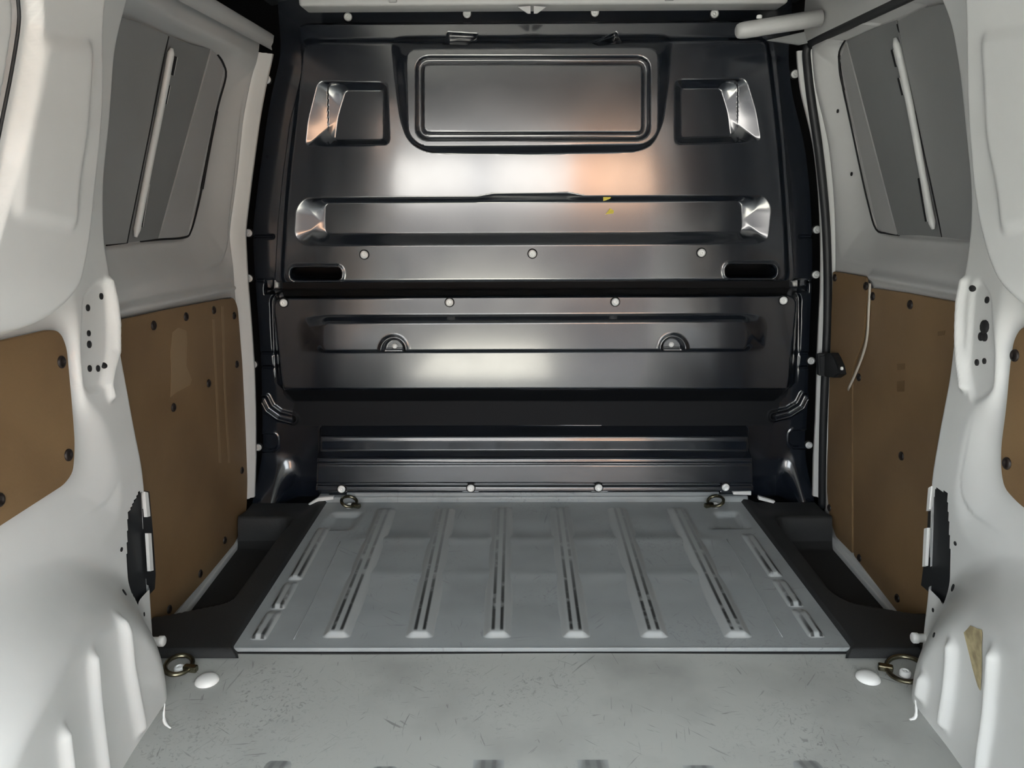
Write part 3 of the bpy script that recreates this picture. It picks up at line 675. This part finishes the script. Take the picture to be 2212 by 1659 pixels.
def bulkhead_height(U, V):
    H = np.full(U.shape, -.050)
    # lower hollow, leaning away under the lower pressing
    hol = rounded([(628, 868), (1700, 862), (1668, 960), (1640, 1085), (648, 1090), (620, 960)], 30)
    hv = np.interp(V, [860, 876, 932], [-.060, -.060, -.105]); hb = bump(sdf_poly(U, V, hol), 26)
    H = H*(1-hb) + hv*hb
    # upper face
    up = rounded([(640, 48), (1672, 42), (1690, 200), (1702, 330), (1712, 470), (1722, 612), (588, 616), (596, 480), (606, 380), (622, 260), (650, 150)], 20)
    H = np.maximum(H, -.050 + .050*bump(sdf_poly(U, V, up), 10))
    sideb = rounded([(655, 90), (1655, 85), (1672, 220), (1684, 340), (1694, 480), (1700, 608), (610, 612), (618, 470), (626, 370), (640, 250)], 20)
    H += .010*bump(sdf_poly(U, V, sideb), 16)
    # lower face, rolled under at its foot
    lo_o = rounded([(571, 640), (1745, 634), (1742, 760), (1736, 850), (1712, 882), (640, 886), (600, 872), (584, 845), (576, 760)], 22)
    lo_i = rounded([(590, 645), (1722, 640), (1700, 820), (1690, 880), (624, 884), (612, 824)], 22)
    H = np.maximum(H, -.060 + .070*blendl(U, V, lo_o, lo_i) - .070*np.clip((V-837)/46, 0, 1)*(V < 890))
    H -= (V < 900)*bump(sdf_poly(U, V, lo_o), 3)*.012*np.clip((840-V)/200, 0, 1)      # the lower pressing leans back a little
    # black channel between the two pressings
    H -= .070*bump(sdf_poly(U, V, [(560, 613), (1760, 609), (1760, 636), (560, 640)]), 5)
    # window blank: raised surround, groove, flat centre
    H += .030*blendl(U, V, rounded([(846, 78), (1452, 74), (1442, 180), (1430, 265), (1406, 314), (1370, 328), (1150, 333), (925, 330), (884, 306), (866, 258), (856, 180)], 26),
                    rounded([(882, 112), (1416, 108), (1416, 292), (1390, 314), (912, 318), (886, 294)], 26))
    H -= .016*bump(abs(sdf_poly(U, V, RR(910, 135, 1391, 296, 22)))-6, 6)
    H -= .006*bump(sdf_poly(U, V, RR(916, 141, 1385, 291, 18)), 4)
    # notches above the surround
    for q in ([(968, 72), (1030, 76), (1010, 100), (960, 98)], [(1278, 96), (1330, 72), (1340, 96), (1290, 102)]):
        H -= .012*bump(sdf_poly(U, V, q), 6)
    # two small niches
    H -= .020*blend1(U, V, rounded([(690, 176), (838, 180), (843, 312), (662, 318), (668, 262)], 14), rounded([(744, 194), (828, 194), (828, 302), (720, 303), (728, 250)], 8))
    H -= .020*blend1(U, V, rounded([(1456, 174), (1608, 170), (1630, 240), (1642, 308), (1456, 312)], 14), rounded([(1472, 190), (1560, 190), (1574, 240), (1582, 294), (1472, 298)], 8))
    # upper swage (pressed in)
    sw = np.maximum(blendl(U, V, rounded([(660, 428), (1648, 422), (1664, 446), (1656, 518), (1630, 526), (660, 530), (638, 510), (642, 450)], 18),
                          rounded([(700, 438), (1604, 434), (1606, 502), (700, 506)], 12)),
                    blendl(U, V, [(1020, 428), (1066, 419), (1226, 417), (1272, 426), (1272, 450), (1020, 450)], [(1030, 436), (1260, 436), (1260, 446), (1030, 446)]))
    H -= .019*sw
    # lower swage (pressed out)
    H += .020*blend(U, V, rounded([(652, 680), (1648, 676), (1660, 700), (1654, 758), (648, 761), (640, 705)], 16), rounded([(704, 697), (1604, 693), (1606, 750), (702, 753)], 10))
    for cu, cv in ((853, 752), (1450, 749)):
        d = np.hypot(U-cu, V-cv); H += np.where(V < cv+3, .004*np.exp(-((d-27)/4)**2) - .024*bump(d-22, 5), 0)
    # hand slots
    for x0, y0, x1, y1 in ((631, 578, 738, 604), (1566, 572, 1673, 598)):
        s_ = sdf_poly(U, V, RR(x0, y0, x1, y1, 13)); H += .003*np.exp(-((s_-4)/3)**2); H -= .045*bump(s_, 3)
    # foot: ledge, box section and screw flange
    t = lambda x0, x1: bump(sdf_poly(U, V, [(x0[0], x0[1]), (x1[0], x0[1]), (x1[0], x1[1]), (x0[0], x1[1])]), 7)
    prof = np.interp(V, [878, 928, 932, 941, 950, 966, 970, 978, 986, 988, 991, 1027, 1030, 1033, 1042, 1045, 1048, 1062, 1076, 1090],
                     [0, 0, 0, .060, .0628, .0620, .0620, .098, .1002, .093, .100, .108, .100, .114, .1165, .092, .088, .084, .020, .0])
    H += (prof)*sst((U-680)/16)*sst((1628-U)/16)*(V > 870) + np.where((V > 930) & (V < 950), 1, 0)*0
    # curved side swages
    for pts in ([(560, 872), (570, 892), (592, 908), (622, 916)], [(1752, 866), (1742, 886), (1716, 902), (1684, 910)]):
        d = dist_line(U, V, pts); H += .007*np.exp(-((d-9)/3.0)**2) - .004*np.exp(-(d/5)**2)
    # oblong bolt pockets and cross grooves on the side flanges
    for q in (RR(545, 950, 586, 984, 12), RR(1719, 942, 1765, 977, 12)):
        s_ = sdf_poly(U, V, q); H -= .008*bump(s_, 4); H += .003*np.exp(-((s_-3)/2.5)**2)
    fl = np.maximum(1-sst((U-572)/10), sst((U-1738)/10))
    for v0 in (514, 612, 772, 803): H -= .007*np.exp(-((V-v0)/3.5)**2)*fl
    # side foot rolls forward into the step trays
    fs = np.maximum(1-sst((U-590)/50), sst((U-1690)/40)); H += .10*sst((V-985)/130)*fs
    # screw tabs along the foot
    for u0, v0 in ((738, 1056), (1018, 1054), (1292, 1053), (1566, 1052)):
        H += .008*bump(sdf_poly(U, V, [(u0-20, 1047), (u0+20, 1047), (u0+22, 1072), (u0-22, 1072)]), 4)
    return H
Hb = bulkhead_height(Ug, Vg)
PB = np.stack([Xg, YB-Hb, Zg], -1) - BON
def vrow(v, u=1150): return PY(u, v, YB)[2]
def rows(z_lo, z_hi):
    zm = (zz[:-1]+zz[1:])/2; k = (zm >= z_lo) & (zm < z_hi); return np.repeat(k[:, None], NXB-1, 1)
zc2, zc3 = vrow(884), vrow(60)
uc = (Ug[:-1, :-1]+Ug[1:, 1:])/2; vc_ = (Vg[:-1, :-1]+Vg[1:, 1:])/2
slot = np.minimum(sdf_poly(uc, vc_, RR(631, 578, 738, 604, 13)), sdf_poly(uc, vc_, RR(1566, 572, 1673, 598, 13))) < -1.5
chan = sdf_poly(uc, vc_, [(582, 614), (1738, 610), (1738, 635), (582, 639)]) < 0
up_ = vc_ < 625 - (uc-1150)*.0035
PRS = {}
PRS['up'] = grid_obj('upper_pressing', PB, 'black', bulk, keep=rows(-1, zc3) & up_ & ~slot & ~chan)
PRS['lo'] = grid_obj('lower_pressing', PB, 'black', bulk, keep=rows(zc2, 9) & ~up_ & ~chan & ~((vc_ > 841) & (sdf_poly(uc, vc_, rounded([(590, 700), (1726, 700), (1712, 860), (1690, 882), (640, 886), (604, 866)], 22)) < 4)) & ~((vc_ > 841) & (sdf_poly(uc, vc_, rounded([(628, 868), (1700, 862), (1668, 960), (1640, 1085), (648, 1090), (620, 960)], 30)) < 4)))
rec = (vc_ > 841) & (vc_ < 931) & (np.minimum(sdf_poly(uc, vc_, rounded([(628, 868), (1700, 862), (1668, 960), (1640, 1085), (648, 1090), (620, 960)], 30)), sdf_poly(uc, vc_, rounded([(590, 700), (1726, 700), (1712, 860), (1690, 882), (640, 886), (604, 866)], 22))) < 4)
PRS['foot'] = grid_obj('foot_pressing', PB, 'black', bulk, keep=rows(-1, zc2) & ~rec)
grid_obj('recess_shade', PB, 'recess', bulk, keep=rec, label='recess under the lower pressing, its shade painted matt black')  # same sheet in a darker, duller black: shade of the hollow put into colour
PRS['top'] = grid_obj('top_flange', PB, 'black', bulk, keep=rows(zc3, 9))
grid_obj('seam_channel', PB, 'dark', bulk, keep=chan, label='gap between the two pressings, its shade painted black')  # dark material stands in for the shade deep in the channel
def bscrew(u, v, sc=1.0, name='screw'):
    h = float(bulkhead_height(np.array([float(u)]), np.array([float(v)]))[0])
    p = PY(u, v, YB-h)
    for _ in range(2):
        q = np.array([p[0], YB, p[2]]); uu, vv = proj(q); h = float(bulkhead_height(np.array([uu]), np.array([vv]))[0]); p = PY(u, v, YB-h-.001)
    if name == 'screw': place('washer', WASHER, Vector(p)-BO, (0, -1, 0), PRS['top' if v < 60 else 'up' if v < 625 else 'lo' if v < 884 else 'foot'], sc)
    return place(name, SCREW, Vector(p)-BO, (0, -1, 0), PRS['top' if v < 60 else 'up' if v < 625 else 'lo' if v < 884 else 'foot'], sc)
for u, v in ((787, 550), (1150, 548), (1515, 546), (613, 654), (971, 653), (1329, 652), (1692, 649), (738, 1056), (1017, 1054), (1293, 1053), (1567, 1052)): bscrew(u, v, 1.18)
for u, v in ((752, 37), (1009, 30), (1285, 27), (1543, 30), (577, 172), (537, 503), (538, 601), (548, 787), (558, 966), (1717, 160), (1764, 496), (1762, 593), (1752, 779), (1747, 961)): bscrew(u, v, 1.15)
for u, v in ((853, 747), (1450, 744)): bscrew(u, v, .8, 'nut').data
for px in ([(1303, 421), (1322, 420), (1318, 429), (1308, 433), (1303, 434)], [(1312, 458), (1318, 450), (1326, 455), (1325, 461), (1308, 463)]):
    uc = sum(p[0] for p in px)/len(px); vc = sum(p[1] for p in px)/len(px)
    h = float(bulkhead_height(np.array([uc]), np.array([vc]))[0])
    bm_obj('yellow_mark', prism([Vector(PY(u, v, YB-h-.002))-BO for u, v in px], (0, -1, 0), .001), 'yellow', PRS['up'], label='small yellow chalk mark')

# ------------------------------------------------------------------ black step trays beside the doors
def tray(s, px_in, label):
    """rim level with the floor, sunken tread, front end curving up to the bulkhead"""
    y0 = PZ(430 if s < 0 else 1900, 1418, .006)[1]; y1 = 2.0
    xi = lambda y: np.interp(y, [y0, y0+.03, y1], [.572, .586, .570]) if s < 0 else np.interp(y, [y0, y0+.03, y1], [.575, .590, .575])
    ny, nx = 150, 60
    ys = np.linspace(y0, y1, ny); ts = np.linspace(0, 1, nx)
    Yg, Tt = np.meshgrid(ys, ts, indexing='ij')
    x1 = float(WD[s](0))-.018
    wp0 = float(WP[s](0.03))-.002
    xo = np.interp(Yg, [y0, 1.315, 1.33, y1], [wp0, wp0, x1, x1])
    Xa = xi(Yg) + (xo-xi(Yg))*Tt
    inn = rounded([PZ(u, v, -.03)[:2]*np.array([s, 1]) for u, v in px_in], .04)
    sd = sdf_poly(Xa, Yg, inn)
    Zt = np.full(Xa.shape, .016)
    Zt -= .085*sst((-sd+.008)/.03)
    Zt -= .014*sst((Yg-1.86)/.10)*sst((Xa-.59)/.04)      # front end climbs to the bulkhead foot
    edge = np.minimum(np.minimum(Yg-y0, y1-Yg+.05), (Xa-xi(Yg)))
    Zt -= .014*(1-sst(edge/.012))
    c = np.array([s*.68, 1.65, 0.0])
    P = np.stack([s*Xa, Yg, Zt], -1)-c
    root = empty('step_tray', label=label, cat='step', group='black door step trays'); root.location = Vector(c)
    deep = Zt < -.045
    kd = deep[:-1, :-1] & deep[1:, 1:]
    grid_obj('rim', P, 'mat', root, keep=~kd, flip=(s > 0)); grid_obj('tread', P, 'matt', root, keep=kd, flip=(s > 0))
    return root
tray(-1, [(640, 1150), (600, 1195), (500, 1340), (440, 1352), (345, 1372), (300, 1372), (480, 1150)], 'black plastic step tray inside the left sliding door')
tray(1, [(1668, 1150), (1700, 1190), (1795, 1318), (1830, 1340), (1965, 1364), (2010, 1364), (1830, 1150)], 'black plastic step tray inside the right sliding door')

# ------------------------------------------------------------------ black rubber seal round the right door opening
def seal_path():
    P = []
    for u, v in ((1776, 1096), (1777, 1000), (1779, 900), (1783, 800), (1787, 700), (1788, 600), (1785, 500), (1779, 420), (1768, 320), (1753, 220), (1745, 150), (1743, 108)):
        P.append(PY(u, v, 1.985))
    a = PY(1755, 92, 1.97); P.append(a)
    top = [PS(u, v, 1, lambda z: WE[1](1.17)+.012) for u, v in ((1800, 72), (1880, 38), (1960, 3))]
    xs_ = P[-1][0]; zs_ = P[-1][2]
    for y in (1.9, 1.75, 1.6, 1.45, 1.36): P.append(np.array([xs_, y, zs_+.002]))
    return P
sp = seal_path()
bm_obj('door_seal', tube_bm(smooth_path(sp, 6), .0105, 12), 'rubber', None, smooth=True, label='black rubber seal running round the right door opening', cat='door seal')
# thin bright pinch flange behind the seal
fl = [Vector(p)+Vector((-.012, .012, 0)) for p in sp[1:13]]
# ------------------------------------------------------------------ black striker on the right pillar
c = Vector(PY(1797, 788, 1.955)); lr = empty('door_striker', label='black plastic door buffer clamped on the right door seal', cat='buffer'); lr.location = c
fs_ = lambda z: WD[1](z)-.004
q = [(1782, 762), (1790, 764), (1812, 762), (1818, 772), (1826, 790), (1830, 808), (1818, 816), (1790, 812), (1782, 810)]
bm_obj('body', prism([Vector(PS(u, v, 1, fs_))-c for u, v in q], (-1, 0, 0), .020, .003), 'rubber', lr)
q = [(1762, 764), (1786, 760), (1788, 812), (1764, 808)]
bm_obj('clamp', prism([Vector(PY(u, v, 1.972))-c for u, v in q], (0, -1, 0), .020, .004), 'rubber', lr)
place('rivet', SCREW, Vector(PS(1819, 796, 1, lambda z: WD[1](z)-.025))-c, (-1, 0, 0), lr, .5)
# ------------------------------------------------------------------ clear strip hanging on the right lining
pts = [PS(u, v, 1, lambda z: WD[1](z)-.010) for u, v in ((1879, 612), (1877, 660), (1872, 735), (1855, 790), (1832, 842))]
bm_obj('clear_strip', tube_bm(smooth_path(pts, 5), .0045, 8, .5), 'clear', None, smooth=True, label='bent clear plastic strip hanging loose over the right door lining', cat='strip')
# ------------------------------------------------------------------ pale arm under the roof at the top right
a = PY(1590, 68, 1.88); b = PY(1752, 42, 1.88)
root = empty('roof_arm', label='pale grey rounded arm sticking out under the roof, top right', cat='arm'); root.location = Vector(b)
d = Vector(b)-Vector(a); pts = [Vector(a)-Vector(b)+d*t for t in (0, .02, .06, .12, .5, 1.12)]
bm_obj('arm_body', tube_bm(pts, [.012, .018, .021, .0225, .0225, .0235], 16, .8), 'paint_in', root, smooth=True)
bm_obj('arm_bracket', prism([Vector(PY(u, v, 1.90))-Vector(b) for u, v in ((1655, 88), (1735, 70), (1742, 94), (1725, 98))], (0, -1, 0), .01, .002), 'film', root)
place('bolt', SCREW, Vector(PY(1640, 37, 1.87))-Vector(b), (0, 0, 1), root, .7)

# ------------------------------------------------------------------ tie-down rings
def torus_bm(R, r, n=28, m=10, sx=1.0, cut=None):
    bm = bmesh.new(); V = []
    for i in range(n):
        a = 2*math.pi*i/n
        V.append([bm.verts.new(((R+r*math.cos(2*math.pi*j/m))*math.cos(a)*sx, (R+r*math.cos(2*math.pi*j/m))*math.sin(a), r*math.sin(2*math.pi*j/m))) for j in range(m)])
    for i in range(n):
        for j in range(m): bm.faces.new((V[i][j], V[(i+1) % n][j], V[(i+1) % n][(j+1) % m], V[i][(j+1) % m]))
    return bm
def ring(loc, label, R, rz, tilt, group=None):
    root = empty('tie_down_ring', label=label, cat='tie-down ring', group=group); root.location = Vector(loc)
    o = bm_obj('ring', torus_bm(R, .0042, sx=1.25), 'chrome', root, smooth=True); o.rotation_euler = (tilt, 0, rz); o.location = (0, 0, .006+R*abs(math.sin(tilt)))
    o = bm_obj('saddle', box_bm(-.006, .006, -R-.014, -R+.012, 0, .012, .003), 'chrome', root); o.rotation_euler = (0, 0, rz)
    place('bolt', SCREW, (0, 0, .001), (0, 0, 1), root, 1.1).data
    return root
ring(PZ(755, 1094, SZ+.004), 'small metal tie-down ring at the front left of the ribbed floor', .020, 1.2, .45)
ring(PZ(1545, 1093, SZ+.004), 'small metal tie-down ring at the front right of the ribbed floor', .020, -1.2, .45)
ring(PZ(388, 1447, .003), 'metal tie-down ring on the floor by the left wheel arch', .022, 1.4, .22)
ring(PZ(1955, 1456, .003), 'oval brass-coloured tie-down ring on the floor by the right wheel arch', .032, -1.9, .16)
# white plugs
PLUG = lathe_mesh('floor_plug', [(.0215, -.001), (.021, .002), (.016, .0065), (.009, .0085), (0, .009)], 'plug')
place('floor_plug', PLUG, PZ(447, 1470, 0), (0, 0, 1), None, 1, label='white domed floor plug in front of the left step tray', cat='plug')
place('floor_plug', PLUG, PZ(1875, 1464, 0), (0, 0, 1), None, 1, label='white domed floor plug in front of the right step tray', cat='plug')
# white stud on each pillar foot
STUD = lathe_mesh('pillar_stud', [(.008, -.02), (.008, .008), (.010, .009), (.010, .017), (.008, .019), (0, .019)], 'plug')
for s, (u, v), lb, w in ((-1, (334, 1385), 'white stud', WL), (1, (1992, 1378), 'white stud', WR)):
    p = PY(u, v, 1.275); place('pillar_stud', STUD, p, (-s, 0, 0), w, 1)
# torn white sealant where the wheel arches meet the floor
for s_, w_, pts in ((-1, WL, [(356, 1520), (354, 1545), (357, 1562), (369, 1573)]), (1, WR, [(1977, 1512), (1979, 1535), (1976, 1550), (1964, 1554)])):
    q = [Vector(PZ(u, v, z)) for (u, v), z in zip(pts, (.035, .018, .008, .003))]
    bm_obj('torn_sealant', tube_bm(smooth_path(q, 4), [.0015]*3+[.003]*3+[.0042]*4+[.003]*2+[.0015], 8, .6), 'plug', w_, smooth=True)
# paint damage on the right wheel arch
def patch(px, m, nm, lift=.0015):
    cu = sum(p[0] for p in px)/len(px); cv = sum(p[1] for p in px)/len(px); out = []
    for k in range(len(px)):
        a, b = px[k], px[(k+1) % len(px)]
        for t in (0, .5): out.append((a[0]+(b[0]-a[0])*t+random.uniform(-2, 2), a[1]+(b[1]-a[1])*t+random.uniform(-2, 2)))
    V_ = []; n = len(out)
    for k in (1.0, .66, .33):
        for u, v in out: p = hitR(cu+(u-cu)*k, cv+(v-cv)*k); V_.append(Vector(p)+nrmR(p)*lift)
    p = hitR(cu, cv); V_.append(Vector(p)+nrmR(p)*lift); F = []
    for r in range(2):
        for k in range(n): F.append((r*n+k, r*n+(k+1) % n, (r+1)*n+(k+1) % n, (r+1)*n+k))
    for k in range(n): F.append((2*n+k, 2*n+(k+1) % n, 3*n))
    mesh_obj(nm, V_, F, m, WR, smooth=True, label='tan patch where the white paint has flaked off')
patch([(2085, 1368), (2100, 1352), (2122, 1362), (2126, 1375), (2122, 1420), (2122, 1482), (2118, 1494), (2110, 1470), (2096, 1420)], 'chip', 'paint_chip')

# ------------------------------------------------------------------ outside, behind the camera: yard and house, plus a wall and a strip added for reflections
bm_obj('yard_ground', box_bm(-30, 30, -40, 3, -.75, -.60), 'ground', None, label='dark asphalt yard behind the van', cat='ground', kind='structure')
hs = empty('house_facade', (0, -9, -.6), label='low house front across the yard, white and peach render under a dark roof', cat='building')
for x0, x1, m in ((-12, -.8, 'render'), (-.8, -.45, 'grey'), (-.45, .85, 'render'), (.85, 1.35, 'orange'), (1.35, 12, 'brick')):
    bm_obj('facade_bay', box_bm(x0, x1, -.4, 0, 0, 2.25), m, hs)
bm_obj('roof', prism([(-12.4, .35, 2.2), (-12.4, .35, 2.35), (-12.4, -3.2, 4.0), (-12.4, -3.2, 3.85)], (1, 0, 0), 24.8), 'tiles', hs)
bm_obj('reflection_wall', box_bm(-14, 14, -7.15, -7.0, -.6, .62), 'tiles', None, label='dark low wall, unseen, added across the yard to darken reflections', cat='wall', kind='structure')  # unseen wall, added to keep the lower part of the bulkhead reflection dark
bm_obj('reflection_strip', box_bm(-1.15, .33, -6.95, -1.2, -.60, -.585, .004), 'concrete', None, label='pale ground strip, unseen, added behind the van for a bright reflection', cat='reflection_strip', kind='structure')  # unseen strip, added so the lower pressing reflects a bright patch
# rear frame of the load bay: sill and header of the open doorway
bm_obj('trim_7', box_bm(-.80, .80, -.20, -.15, -.62, -.006), 'paint', None, label='painted rear sill of the load bay', cat='sill', kind='structure')
bm_obj('trim_8', box_bm(-.70, .70, -.20, -.14, 1.15, ZR+.06), 'paint', None, label='painted header over the rear door opening', cat='header', kind='structure')
# outer skin of the van body, closing the load bay to daylight
bm_obj('outer_skin', box_bm(-.97, -.93, -.16, 2.30, -.62, 1.46), 'paint', WL)
bm_obj('outer_skin', box_bm(.93, .97, -.16, 2.30, -.62, 1.46), 'paint', WR)
bm_obj('outer_roof', box_bm(-.97, .97, -.16, 2.30, 1.42, 1.46), 'paint', ceiling)
bm_obj('underbody', box_bm(-.97, .97, -.16, 2.30, -.62, -.14), 'dark', floor)
for s, w in ((-1, WL), (1, WR)):
    bm_obj('rear_jamb', box_bm(min(s*.70, s*.97), max(s*.70, s*.97), -.20, -.14, -.62, 1.46), 'paint', w)
bm_obj('wall_front', box_bm(-.97, .97, 2.26, 2.30, -.62, 1.46), 'dark', None, label='dark cab space behind the bulkhead', cat='wall', kind='structure')
